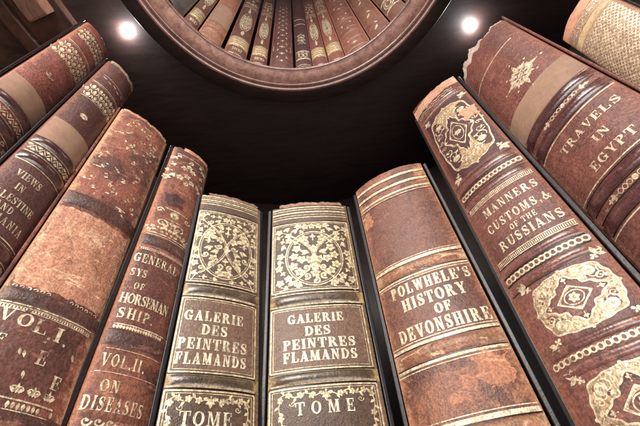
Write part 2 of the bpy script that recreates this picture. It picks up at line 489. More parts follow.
def panel(b, x0, x1, v0, v1, mat, name, off=.10, label=None, rag=0.0, seed=0, nx=36, nv=24, parent=None, ragfn=None):
    """a label, strip or bare patch lying on the spine; rag makes the outline irregular (mm)"""
    mb = MB(); rows = []; uv = []
    for i in range(nv+1):
        t = i/nv; r = []; u = []
        for j in range(nx+1):
            s = j/nx
            x = x0 + (x1-x0)*s; v = v0 + (v1-v0)*t
            if rag:
                x += rag*(noise.noise(Vector((v*.11, seed*3.1, s*2))) + .5*noise.noise(Vector((v*.37, seed*1.7, s)))) * (2*abs(s-.5))
                v += rag*(noise.noise(Vector((x*.11, seed*5.3, t*2 + 7))) + .5*noise.noise(Vector((x*.37, seed*2.7, t)))) * (2*abs(t-.5))
            x = max(-b.W/2*.998, min(b.W/2*.998, x))
            r.append(b.S(x, v, off)); u.append((x/b.W+.5, v*MM))
        rows.append(r); uv.append(u)
    mb.grid(rows, uv)
    o = mb.build(name, mat, parent or b.root)
    if label: o['label'] = label
    return o

def add_shade_lines(b, x0, x1, extra=(), w=1.5, gap=1.2):  # dark lines painted beside bands and gilt lines, standing in for shade
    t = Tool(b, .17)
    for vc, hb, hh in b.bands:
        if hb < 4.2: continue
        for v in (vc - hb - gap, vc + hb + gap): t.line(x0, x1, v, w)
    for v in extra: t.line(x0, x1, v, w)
    t.build('painted_shade_lines', SHADE, b.root)

def zigzag(t, x0, x1, v0, v1, n, w):
    h = v1 - v0
    t.stroke([(x0 + (x1-x0)*i/n, v0 + h*.15 if i % 2 else v1 - h*.15) for i in range(n+1)], w, step=3)
    for i in range(n + 1):
        x = x0 + (x1-x0)*i/n; up = i % 2 == 0
        t.leaf(x, v0 if up else v1, PI/2 if up else -PI/2, h*.42, w*2.2)
        for e in (-1, 1): t.leaf(x, v0 if up else v1, (PI/2 if up else -PI/2) + e*.75, h*.34, w*1.3)

def lattice(t, x0, x1, v0, v1, nx, nv, w):
    dx = (x1-x0)/nx; dv = (v1-v0)/nv
    for j in range(nv):
        for i in range(nx + (j % 2)):
            x = x0 + dx*(i + .5 - .5*(j % 2)); v = v0 + dv*(j + .5)
            if x < x0 - 1e-6 or x > x1 + 1e-6: continue
            p = [(x - dx*.46, v - dv*.1), (x - dx*.36, v + dv*.42), (x, v + dv*.66), (x + dx*.36, v + dv*.42), (x + dx*.46, v - dv*.1)]
            t.stroke(p, w, step=9)
            t.leaf(x, v + dv*.5, -PI/2, dv*.85, dx*.48)
def bead_row(t, x0, x1, v, n, r, tilt=0):
    for i in range(n):
        x = x0 + (x1-x0)*(i+.5)/n
        t.ring(x, v, r*.75, r*.8, r*.42, 10)
        t.leaf(x + (x1-x0)/n*.5, v - r*.9, PI/2, r*1.7, r*.5)
def dentil(t, x0, x1, v, n, h, w):
    for i in range(n):
        x = x0 + (x1-x0)*(i+.5)/n
        t.convex([(x-w/2, v-h/2), (x-w/2, v+h/2), (x+w/2, v+h/2), (x+w/2, v-h/2)])
    t.line(x0, x1, v - h*.8, h*.25); t.line(x0, x1, v + h*.8, h*.25)

PAGES = plain('page_edges', srgb(176, 150, 118), srgb(110, 88, 66), 40, 0.8, 0.4, (40, 1, 1))
SHADE = plain('painted_shade', srgb(38, 24, 22), srgb(24, 15, 15), 60, .35, .1)  # dark colour for the painted shade along the bands
TAPE = plain('paper_tape', srgb(150, 118, 98), srgb(134, 104, 86), 30, 0.7, 0.12, fine=0.10)
BLACKB = plain('black_cover', srgb(30, 25, 28), srgb(18, 15, 17), 30, 0.40, 0.2, spec=0.5)

# ------------------------------------------------------------ book A (leftmost)
L = dict(main=srgb(132, 66, 56), dark=srgb(86, 40, 36), light=srgb(176, 110, 88), seed=1, dark_amt=.55, light_amt=.30, streak=.25, edge=srgb(170, 104, 78), edge_amt=.6)
m = leather('red_leather', **L); mg = leather('red_leather_gilt', gold=True, wear=.40, **L)
dk = leather('dark_maroon_band', srgb(74, 38, 36), srgb(44, 24, 24), srgb(130, 80, 70), 2, .5, .15, rough=.24, spec=.8, grain=.35, streak=.1, edge_amt=.2)
A = make_book('red leather book with pale paper tape and a tiny gilt sprig, leftmost below', -1.1566, .6486, .0582, -.3875, .0046, -.0575, RING, .16, m, BLACKB, seed=1)
t = Tool(A); W = A.W
lattice(t, -.44*W, .40*W, 22, 57, 5, 3, 1.3)
t.line(-.47*W, .44*W, 19.5, .8)
lattice(t, -.46*W, .42*W, 92, 136, 5, 4, 1.3)
t.line(-.49*W, .48*W, 84, 1.7); t.line(-.49*W, .48*W, 88, .7)
t.leaf(-.16*W, 190, -2.2, 7, 3); t.leaf(-.1*W, 188, -.6, 6, 3); t.disc(-.16*W, 182, 1.8); t.scroll(-.14*W, 186, 3.5, 0, 1, .8, 1.2)
panel(A, -W/2, W/2, 226, 265, TAPE, 'paper_tape', .25)
band(A, 272.5, 6, 4.2, dk, 'dark polished raised band')
t.line(-.47*W, .47*W, 280, 1.3); zigzag(t, -.47*W, .47*W, 283.5, 293, 13, 1.3); t.line(-.47*W, .47*W, 296, 1.3)
band(A, 304, 6, 4.2, dk, 'dark polished raised band')
t.line(-.47*W, .47*W, 312, 1.2)
t.fill(lambda x, y: True, (-.44*W, .44*W, 317, 352), 7.5, 5, 0)
t.line(-.47*W, .47*W, 356, 1.2)
band(A, 366, 6, 4.2, dk, 'dark polished raised band')
t.build('gilt_tooling', mg, A.root)

# ------------------------------------------------------------ book B (VIEWS IN PALESTINE)
L = dict(main=srgb(92, 54, 50), dark=srgb(60, 34, 34), light=srgb(140, 92, 78), seed=3, dark_amt=.5, light_amt=.22, streak=.2, edge=srgb(136, 78, 58), edge_amt=.7)
m = leather('brown_maroon_leather', **L); mg = leather('brown_maroon_gilt', gold=True, wear=.39, **L)
B = make_book('maroon book titled VIEWS IN PALESTINE with paper tape and gilt zigzag', -1.001, .6226, .055, -.3209, -.0018, -.0695, RING, .16, m, BLACKB, seed=3,
              top=lambda x: 3.5 + 2.5*noise.noise(Vector((x*.25, 3, 1))))
t = Tool(B); W = B.W
for i in range(6): t.leaf(-.38*W + i*.15*W, 62 + (i % 2)*4, .3, 7, 2.5)
t.line(-.4*W, .4*W, 56, .8)
t.line(-.48*W, .47*W, 88, 1.7); t.line(-.48*W, .47*W, 92, .7)
lattice(t, -.45*W, .43*W, 96, 134, 5, 3, 1.3); t.line(-.46*W, .44*W, 138, .7)
t.flower(-.12*W, 179, 5.5, 8); t.ring(-.12*W, 179, 4.2, 4.6, 1.2, 20)
panel(B, -W/2, W/2, 211, 257, TAPE, 'paper_tape', .25)
lab = leather('dark_title_leather', srgb(96, 56, 54), srgb(70, 40, 40), srgb(132, 84, 76), 4, .4, .15, streak=.1)
labg = leather('dark_title_gilt', srgb(96, 56, 54), srgb(70, 40, 40), srgb(132, 84, 76), 4, .4, .15, streak=.1, gold=True, wear=.36)
band(B, 263.5, 6, 4.4, dk, 'dark polished raised band')
t.line(-.47*W, .47*W, 270.5, 1.4); zigzag(t, -.46*W, .46*W, 273.5, 284, 13, 1.3); t.line(-.47*W, .47*W, 287, 1.2)
band(B, 295, 6, 4.4, dk, 'dark polished raised band')
lb_ = panel(B, -.48*W, .44*W, 304.5, 391, lab, 'title_label', .12)
t.line(-.48*W, .45*W, 303, 1.6)
t.line(-.48*W, .45*W, 392, 1.3); t.line(-.48*W, .45*W, 395.5, .7)
band(B, 402, 5, 3, dk, 'dark polished raised band'); t.line(-.47*W, .47*W, 409, 1.2)
t.fill(lambda x, y: True, (-.44*W, .44*W, 414, 440), 7, 8, 0)
t.build('gilt_tooling', mg, B.root)
greyed = leather('frayed_grey_leather', srgb(150, 128, 112), srgb(84, 64, 56), srgb(190, 166, 144), 14, .6, .5, rough=.65)
panel(B, -.46*W, .46*W, -1, 9, greyed, 'torn_flap', .3, 'frayed greyish leather at the head', rag=3.5, seed=41, nv=8)
t = Tool(B, .36)
t.text('VIEWS', -.12*W, 321, 9.5, .44*W); t.text('IN', -.15*W, 337, 9.0, .14*W)
t.text('PALESTINE', -.105*W, 353, 9.0, .75*W); t.text('AND', -.145*W, 365, 8.2, .27*W); t.text('ROMANIA', -.06*W, 377, 9.0, .74*W)
t.build('title_lettering', labg, lb_)

# ------------------------------------------------------------ book C (worn VOL. I)
L = dict(main=srgb(138, 72, 54), dark=srgb(70, 38, 34), light=srgb(192, 126, 94), seed=5, dark_amt=.8, light_amt=.3, streak=.4, edge=srgb(206, 156, 114), edge_amt=.65, grain=1.5, rough=.56)
m = leather('worn_russet_leather', **L); mg = leather('worn_russet_gilt', gold=True, wear=.44, **L)
bandc = leather('worn_dark_band', srgb(84, 50, 46), srgb(52, 34, 36), srgb(150, 100, 76), 6, .6, .4, rough=.4, grain=1.4)
Cb = make_book('battered russet book with a bare tan panel and broken gilt VOL. I.', -.8104, .5435, .0788, -.1858, -.0306, -.0732, RING, .10, m, m, und=.9, seed=5,
               top=lambda x: 4 + 3.5*noise.noise(Vector((x*.12, 1, 1))) + 2*noise.noise(Vector((x*.4, 5, 1))))
t = Tool(Cb); W = Cb.W; rnd = random.Random(4)
pat = leather('bare_tan_leather', srgb(186, 124, 94), srgb(142, 82, 60), srgb(228, 186, 152), 7, .45, .6, rough=.6, grain=1.5, streak=.75)
drk = leather('dark_stained_label', srgb(98, 54, 46), srgb(58, 36, 36), srgb(150, 88, 62), 8, .7, .3, grain=1.4)
drg = leather('dark_stained_gilt', srgb(98, 54, 46), srgb(58, 36, 36), srgb(150, 88, 62), 8, .7, .3, grain=1.4, gold=True, wear=.47, patchy=.6)
band(Cb, 226, 10, 2.6, bandc, 'dark rubbed raised band')
band(Cb, 354, 6.5, 2.4, bandc, 'dark rubbed raised band')
band(Cb, 442, 7, 2.4, bandc, 'dark rubbed raised band')
panel(Cb, -.47*W, .46*W, 241, 343, pat, 'worn_patch', .10, 'bare tan patch where a label has come away', rag=3.0, seed=2, nx=44, nv=44)
lb_ = panel(Cb, -.46*W, .36*W, 364, 424, drk, 'title_label', .10, rag=1.8, seed=3, nx=40, nv=30)
def frag(x, v, s, k):
    r = random.Random(k)
    for i in range(3):
        a = r.uniform(0, 6.3)
        xx, vv = x + r.uniform(-.8, .8)*s, v + r.uniform(-1.3, 1.3)*s
        if i % 3 == 0: t.fleuron(xx, vv, a, s*.7)
        elif i % 3 == 1: t.scroll(xx, vv, s*.5, a, 1, .8, s*.22)
        else: t.leaf(xx, vv, a, s*1.1, s*.45)
for i, (u, v, s) in enumerate([(-.04,35,5),(.08,40,4),(-.20,30,5),(-.30,44,4),(.18,32,5),(.30,40,4),(-.34,70,5),(-.2,60,4),(.06,64,4),(.1,120,5),(-.1,150,4),(.05,160,5),(.3,176,5),(-.2,170,4),(.34,200,5),(-.4,186,4),(-.07,87,7),(-.14,92,5),(.02,95,5),(.26,53,7),(.30,66,6),(.24,74,5),(.34,58,5),(.22,92,4),(-.38,130,5),(-.34,152,5),(-.38,140,3),
                               (.24,134,5),(.28,120,4),(.22,150,4),(-.07,188,6),(0,192,5),(.2,214,5),(-.28,196,4),(.2,190,3.5),(.32,84,4),(-.24,205,3)]):
    frag(u*W, v, s, i)
t.line(-.17*W, .0*W, 176, 2); t.line(.1*W, .26*W, 210, 2); t.line(-.42*W, -.32*W, 160, 1.6); t.line(-.02*W, .22*W, 22, 1.2)
for i in range(15):
    if rnd.random() < .7:
        t.scroll((-.42 + .84*i/14)*W, 346, 2.2, PI, 1, .55, .8)
t.line(-.46*W, .44*W, 361, 1.1)
dentil(t, -.46*W, .44*W, 364.5, 34, 2.0, 1.3)
for i in range(20):
    if rnd.random() < .8: t.leaf((-.44 + .8*i/19)*W, 430, PI/2, 5, 2.6)
t.line(-.45*W, .36*W, 428.5, 1.2); t.line(-.44*W, .34*W, 436, .9)
for u in (.0, .14, .28):
    for e in (-1, 1): t.scroll(u*W + e*2.6, 421.5, 2.6, PI/2, e, 1.0, 1.2); t.leaf(u*W + e*1.0, 424, -PI/2 + e*.9, 5, 2.4)
    t.leaf(u*W, 425, -PI/2, 8, 2.6)
dentil(t, -.46*W, .4*W, 451, 30, 2, 1.3)
t.build('gilt_tooling', mg, Cb.root)
panel(Cb, -.46*W, .47*W, 2, 9, pat, 'torn_flap', .3, 'pale torn leather along the head', rag=3.2, seed=44, nv=8)
t = Tool(Cb, .3)
for ch, u, v, c, w in (('V',-.36,371,11,.12),('O',-.2,373,11,.13),('L',-.05,374.5,12,.12),('.',.055,377,11,.035),('I',.13,376,12,.07),('.',.215,378,11,.035),
                       ('F',-.31,391,8,.08),('E',.08,397,11,.09),('E',.29,411,10,.09)):
    t.text(ch, u*W, v, c, w*W)
for u, v in ((-.13, 396), (-.09, 397), (-.02, 411), (.34, 388)): t.leaf(u*W, v - 2, 1.3, 6, 2.4)
t.line(.0*W, .05*W, 385, 2)
t.build('title_lettering', drg, lb_)

# ------------------------------------------------------------ book D (HORSEMANSHIP)
L = dict(main=srgb(134, 72, 50), dark=srgb(78, 42, 36), light=srgb(182, 112, 78), seed=9, dark_amt=.9, light_amt=.45, streak=.5, edge=srgb(180, 112, 76), edge_amt=.6, grain=1.4, rough=.50)
m = leather('mottled_russet_leather', **L); mg = leather('mottled_russet_gilt', gold=True, wear=.43, **L)
D = make_book('narrow mottled russet book on HORSEMANSHIP, VOL. II., beside the battered one', -.584, .5203, .0614, -.3142, -.0268, -.033, RING, .12, m, BLACKB, und=.6, seed=9, board_out=5,
              top=lambda x: 2 + 3*noise.noise(Vector((x*.15, 8, 1))))
t = Tool(D); W = D.W
lb = leather('brown_title_patch', srgb(116, 62, 48), srgb(70, 38, 34), srgb(166, 98, 68), 10, .7, .4, grain=1.3)
lbg = leather('brown_title_gilt', srgb(116, 62, 48), srgb(70, 38, 34), srgb(166, 98, 68), 10, .7, .4, grain=1.3, gold=True, wear=.405, patchy=.5)
for vc in (211, 335, 420): band(D, vc, 7.5, 2.4, bandc, 'dark rubbed raised band')
lb_ = panel(D, -.48*W, .40*W, 224, 325, lb, 'title_label', .1, rag=1.5, seed=5)
stn = leather('dark_stain', srgb(74, 40, 40), srgb(50, 30, 34), srgb(124, 66, 50), 11, .6, .3)
panel(D, -.34*W, .06*W, 118, 141, stn, 'stain_patch', .08, 'dark blotch between the gilt ornaments', rag=4.5, seed=8)
t.line(-.40*W, .4*W, 20, 1.2)
t.fill(lambda x, y: True, (-.42*W, .42*W, 26, 88), 9.5, 12, -.03*W, 1.1, keep=.8)
for s in (-1, 1):
    t.scroll(-.05*W + s*12, 178, 9, PI/2, s, 1.2, 2.4); t.scroll(-.05*W + s*19, 156, 5, 0, s, 1.0, 1.8); t.leaf(-.05*W + s*4, 186, -PI/2 + s*.7, 14, 5)
t.flower(-.05*W, 158, 6, 6); t.ring(-.05*W, 158, 5, 6, 1.4, 20); t.fleuron(-.05*W, 176, -PI/2, 8); t.line(-.28*W, .24*W, 149, 1.8); t.line(-.22*W, .12*W, 168, 1.4)
t.fill(lambda x, y: True, (-.44*W, .40*W, 186, 194), 5, 14, -.05*W)
t.line(-.45*W, .42*W, 197.5, 1.3); t.line(-.45*W, .42*W, 201, .7)
dentil(t, -.45*W, .4*W, 225, 26, 1.8, 1.1)
for i in range(18): t.leaf((-.42 + .72*i/17)*W, 323, PI/2, 4, 2.6)
t.line(-.44*W, .36*W, 322, 1.1); t.line(-.42*W, .4*W, 346, .6)
t.line(-.46*W, .4*W, 367, .6)
for u in (-.36, -.22, -.08): t.scroll(u*W, 405, 4, 0, 1, .9, 1.5)
dentil(t, -.46*W, .4*W, 411, 28, 1.8, 1.1); dentil(t, -.46*W, .4*W, 431, 28, 1.8, 1.1)
t.build('gilt_tooling', mg, D.root)
panel(D, -.30*W, .46*W, -1, 7, pat, 'torn_flap', .3, 'pale torn leather along the head', rag=3.0, seed=46, nv=8)
t = Tool(D, .3)
t.text('GENERAL', -.09*W, 239.5, 12, .80*W); t.text('SYS', -.34*W, 260, 10, .25*W); t.text('OF', -.27*W, 277, 8, .16*W)
t.text('HORSEMAN', -.08*W, 293, 12, .80*W); t.text('SHIP.', -.17*W, 310, 11.5, .54*W)
t.build('title_lettering', lbg, lb_); t = Tool(D, .3)
t.text('VOL.II.', -.13*W, 356.5, 11.5, .60*W); t.text('ON', -.22*W, 378, 10, .24*W); t.text('DISEASES', -.09*W, 392, 11, .78*W)
t.build('volume_lettering', lbg, D.root)

# ------------------------------------------------------------ books E and F (GALERIE DES PEINTRES FLAMANDS)
def galerie(bk, xl, xr, vh, vb0, vb1, cx, cyv, crx, cry, vt0, vt1, rows, vtm, vorn, tome, seed, xt):
    W = bk.W
    L = dict(main=srgb(88, 66, 54), dark=srgb(58, 42, 36), light=srgb(128, 98, 76), seed=seed, dark_amt=.4, light_amt=.2, streak=.15, edge=srgb(140, 112, 80), edge_amt=.4, rough=.38)
    mg = leather('umber_gilt', gold=True, wear=.345, gold_col=srgb(228, 206, 168), **L)
    bm = leather('umber_band', srgb(80, 62, 46), srgb(50, 38, 30), srgb(150, 122, 84), seed+1, .4, .3, rough=.3, edge=srgb(190, 160, 112), edge_amt=.8, spec=.8, grain=.5)
    band(bk, (vb1 + vt0)/2 + 1, (vt0 - vb1)/2 - 4.5, 4.4, bm)
    band(bk, (vt1 + vtm)/2, (vtm - vt1)/2 - 2.5, 4.2, bm)
    band(bk, vtm + 82, 6, 3.0, bm)
    pm = leather('umber_title_leather', srgb(112, 84, 68), srgb(88, 64, 52), srgb(136, 104, 84), seed+2, .35, .15, streak=.08, edge=srgb(150,120,84), edge_amt=.4)
    lb_ = panel(bk, xl+2, xr-2, vt0+3, vt1-3, pm, 'title_label', .08)
    t = Tool(bk)
    # head: gilt lines on the turned-in cap
    for k, v in enumerate(vh): t.line(xl-1, xr+1, v, (2.2, 1.2, 2.6, 1.0, 1.6)[k % 5])
    # ornament panel
    t.rect(xl, xr, vb0, vb1, 1.7); t.rect(xl+2.6, xr-2.6, vb0+3.0, vb1-3.0, .7)
    t.ring(cx, cyv, crx, cry, 1.5, 60); t.ring(cx, cyv, crx-2.4, cry-3, .7, 60)
    k = (cry/crx)
    xa = []
    for s in (-1, 1):
        p = []
        for i in range(25):
            q = -1 + 2*i/24
            p.append((cx + s*(crx*.86*abs(q)**1.7 - 1.2), cyv + q*cry*.92))
        t.stroke(p, 1.5); xa.append(p)
        t.stroke([(x + s*2.4, v) for x, v in p], .7)
        for sv in (-1, 1):
            t.stroke([(cx + s*crx*.82, cyv + sv*cry*.86), (cx + s*crx*1.0, cyv + sv*cry*1.02), (xr-3.5 if s > 0 else xl+3.5, cyv + sv*(vb1-vb0-8)/2)], 1.0)
    def inc(x, y):
        d = math.hypot((x-cx)/crx, (y-cyv)/cry)
        if d > .86: return False
        q = (y-cyv)/cry
        xx = crx*.86*abs(q/.92)**1.7
        return abs(abs(x-cx) - xx) > 3.6
    def outc(x, y):
        d = math.hypot((x-cx)/crx, (y-cyv)/cry)
        return d > 1.10 and xl+4.6 < x < xr-4.6 and vb0+5.5 < y < vb1-5.5
    fl = lambda x, y: math.atan2(y-cyv, x-cx)
    t.fill(inc, (cx-crx, cx+crx, cyv-cry, cyv+cry), crx*.265, seed+5, cx, 1.17, fl)
    t.fill(outc, (xl, xr, vb0, vb1), crx*.235, seed+6, cx, 1.12, lambda x, y: fl(x, y) + PI/2)
    t.flower(cx, cyv, crx*.13, 6)
    # bands and title frame
    add_shade_lines(bk, xl-1, xr+1, (vb1 + 1.9, vt0 - 1.6, vt1 + 1.6, vtm - 1.6, vb0 - 2.5), 1.6)
    t.line(xl, xr, vb1+4.5, 1.0); t.line(xl, xr, vt0-3.6, 1.3)
    t.rect(xl, xr, vt0, vt1, 1.5); t.rect(xl+2.8, xr-2.8, vt0+2.6, vt1-2.6, .6)
    t.line(xl, xr, vt1+3.2, 1.2); t.line(xl, xr, vtm-3.2, 1.2)
    # lower panel with a leafy garland
    ve = vtm + 72
    t.rect(xl, xr, vtm, ve, 1.5); t.rect(xl+2.6, xr-2.6, vtm+2.4, ve-2.4, .6)
    wd = (xr-xl)/2
    t.fleuron(cx, vorn+1.5, PI/2, 5.5); t.leaf(cx-7, vorn-1, .2, 7, 3.5); t.leaf(cx+7, vorn-1, PI-.2, 7, 3.5)
    for s in (-1, 1):
        g = [(cx + s*wd*(.12 + .72*i/10), vorn + 1.8*math.sin(i*1.25)) for i in range(11)]
        t.stroke(g, .9)
        for i, (x, v) in enumerate(g[1:]):
            if i % 3 == 1: t.flower(x, v, 3.3, 5)
            else: t.leaf(x, v, (-1.0 if i % 2 else 1.0) + (0 if s > 0 else PI), 5.2, 2.6)
        g = [(cx + s*wd*.84 + s*1.6*math.sin(i*1.2), vorn + 3 + i*5.5) for i in range(10)]
        t.stroke(g, .8)
        for i, (x, v) in enumerate(g):
            if i % 3 == 0: t.flower(x, v, 3.2, 5)
            else: t.leaf(x, v, PI/2 + (1.0 if i % 2 else -1.0), 5.4, 2.6)
    for s, a in ((1, .0), (-1, PI)):
        t.scroll(cx + s*wd*.62, vorn+7, 3, a, s, 1, .9)
    t.build('gilt_tooling', mg, bk.root)
    torn = leather('torn_head_leather', srgb(150, 108, 84), srgb(92, 62, 50), srgb(196, 158, 126), seed+4, .6, .5, rough=.6)
    panel(bk, -.40*W, .44*W, -3.5, 3.0, torn, 'torn_flap', .35, 'torn reddish leather at the head of the spine', rag=2.6, seed=seed+3, nv=6)
    lg = leather('umber_letter_gilt', gold=True, wear=.30, gold_col=srgb(236, 220, 190), **L)
    t = Tool(bk, .34)
    for s, v, cap, w, dx in rows: t.bold(s, xt + dx, v, cap*.93, w, .95, .25)
    t.build('title_lettering', lg, lb_)
    t = Tool(bk, .34); t.text('TOME', tome[0], tome[1], tome[2], tome[3], .85); t.build('volume_lettering', lg, bk.root)

def spine_E(seed):
    return leather('umber_leather', srgb(88, 66, 54), srgb(58, 42, 36), srgb(128, 98, 76), seed, .4, .2, srgb(140, 112, 80), .4, .38, 1.0, .15)
Eb = make_book('narrower umber GALERIE DES PEINTRES FLAMANDS volume right of the horsemanship book', -.3721, .434, .0885, -.1637, -.0496, -.0084, RING, .06, spine_E(20), BLACKB, seed=20, board_out=6,
               top=lambda x: 1.0 + 1.6*noise.noise(Vector((x*.12, 2, 6))))
We = Eb.W
galerie(Eb, -.49*We, .445*We, (4, 8, 12.5, 16.5, 21), 37, 160, -.03*We, 104, .385*We, 48, 183, 266,
        [('GALERIE', 205, 13, 63, -1), ('DES', 221, 13, 27, 0), ('PEINTRES', 237, 13, 70, .8), ('FLAMANDS', 252.5, 13, 69.5, .8)], 283, 290.5, (-.055*We, 306.5, 12, 46), 20, -.07*We)
Fb = make_book('wider umber GALERIE DES PEINTRES FLAMANDS volume left of the Devonshire book', -.0440, .4316, .1135, -.027, -.009, .0377, RING, .06, spine_E(26), BLACKB, seed=26, board_out=7,
               top=lambda x: 1.0 + 1.6*noise.noise(Vector((x*.1, 7, 3))))
Wf = Fb.W
galerie(Fb, -.482*Wf, .462*Wf, (7, 12, 18, 24, 29), 41, 158, .008*Wf, 106, .335*Wf, 46, 182, 256,
        [('GALERIE', 197, 12.2, 64, -1.5), ('DES', 213, 12.2, 28.5, -.4), ('PEINTRES', 227.5, 12.2, 79, .5), ('FLAMANDS', 241.5, 12.2, 79, .5)], 273, 280, (-.01*Wf, 292.5, 11.5, 57), 26, -.02*Wf)

# ------------------------------------------------------------ book G (POLWHELE'S)
L = dict(main=srgb(140, 84, 60), dark=srgb(78, 44, 38), light=srgb(192, 130, 92), seed=31, dark_amt=.85, light_amt=.5, streak=.25, edge=srgb(176, 118, 80), edge_amt=.65, grain=1.2, rough=.36)
m = leather('brown_calf', **L); mg = leather('brown_calf_gilt', gold=True, wear=.37, **L)
bandg = leather('rubbed_calf_band', srgb(150, 98, 70), srgb(96, 58, 46), srgb(216, 178, 140), 32, .5, .7, rough=.36)
dkc = leather('dark_calf', srgb(116, 70, 56), srgb(82, 48, 44), srgb(160, 106, 80), 33, .6, .25, streak=.15, edge=srgb(160,104,74))
dkg = leather('dark_calf_gilt', srgb(116, 70, 56), srgb(82, 48, 44), srgb(160, 106, 80), 33, .6, .25, streak=.15, gold=True, wear=.39)
G = make_book("brown calf book titled POLWHELE'S HISTORY OF DEVONSHIRE between its gilt bands", .3169, .4612, .1106, .0996, .0064, .0089, RING, .10, m, BLACKB, seed=31, board_out=7,
              top=lambda x: -2 - 2*math.cos(x*.03) + 1.0*noise.noise(Vector((x*.15, 4, 4))))
t = Tool(G); W = G.W
panel(G, -.485*W, .485*W, 62, 172, dkc, 'upper_panel', .06, rag=2, seed=11)
lb_ = panel(G, -.485*W, .485*W, 203, 277, dkc, 'title_label', .06, rag=1, seed=12)
for vc in (188, 290, 367): band(G, vc, 7, 4.2, bandg, 'rubbed raised band showing pale leather')
for v, w in ((15, 5.0), (34, 5.0), (51, 3.4), (57.5, 1.2), (177, 4.2), (172.5, .9), (198.5, 2.2), (202, .9), (279.5, 3.0), (275.5, .9), (300.5, 2.6), (304.5, .8), (356, 4.0), (351.5, .9), (378, 3.5)):
    t.line(-.49*W, .49*W, v, w)
t.build('gilt_lines', mg, G.root); rub = leather('rubbed_calf', srgb(176, 112, 76), srgb(130, 76, 54), srgb(210, 156, 116), 34, .5, .4, rough=.5, streak=.3)
for x0, x1, v0, v1, k in ((.16, .44, 306, 332, 1), (.02, .14, 318, 330, 2), (.36, .47, 8, 44, 3), (-.46, -.36, 64, 90, 4), (-.1, .06, 334, 342, 6)):
    panel(G, x0*W, x1*W, v0, v1, rub, 'rubbed_patch', .07, 'paler rubbed patch', rag=6.5, seed=50 + k, nx=30, nv=20)
add_shade_lines(G, -.49*W, .49*W, (18.5, 30.5, 38, 60), 1.0, 1.5)
t = Tool(G, .3)
t.bold("POLWHELE'S", .05*W, 213, 14.5, .82*W); t.bold('HISTORY', .045*W, 232.5, 14.5, .64*W); t.bold('OF', .10*W, 249, 11.5, .16*W); t.bold('DEVONSHIRE', .04*W, 266, 14.5, .86*W)
t.build('title_lettering', dkg, lb_)

# ------------------------------------------------------------ book H (MANNERS CUSTOMS)
L = dict(main=srgb(118, 66, 58), dark=srgb(70, 38, 36), light=srgb(166, 104, 84), seed=41, dark_amt=.5, light_amt=.28, streak=.3, edge=srgb(134, 76, 54), edge_amt=.85)
m = leather('plum_brown_leather', **L); mg = leather('plum_brown_gilt', gold=True, wear=.40, **L)
dull = leather('plum_brown_dull_gilt', gold=True, wear=.385, gold_col=srgb(192, 160, 126), **L)
tan = leather('bare_pale_leather', srgb(196, 142, 112), srgb(160, 106, 82), srgb(222, 180, 150), 42, .5, .4, rough=.6, streak=.2)
bandh = leather('plum_band', srgb(118, 70, 62), srgb(78, 44, 42), srgb(176, 120, 100), 43, .4, .4, rough=.26, spec=.8, grain=.5)
plum = leather('plum_panel', srgb(82, 44, 48), srgb(60, 34, 38), srgb(120, 74, 66), 44, .4, .1, streak=.1)
Hb = make_book('plum leather book titled MANNERS CUSTOMS OF THE RUSSIANS with gilt cartouches', .6706, .603, .091, .1573, .0172, -.0378, RING, .10, m, BLACKB, seed=41, board_out=6,
               top=lambda x: -10 + .28*x + 2.0*noise.noise(Vector((x*.14, 2, 2))))
W = Hb.W; t = Tool(Hb); td = Tool(Hb, .14); tp = Tool(Hb, .1)
for vc, hb in ((40, 4), (241, 5.5), (274, 5), (380, 4.5), (401, 4.5), (471, 3.5), (487, 4), (556, 4)): band(Hb, vc, hb, 3.4, bandh)
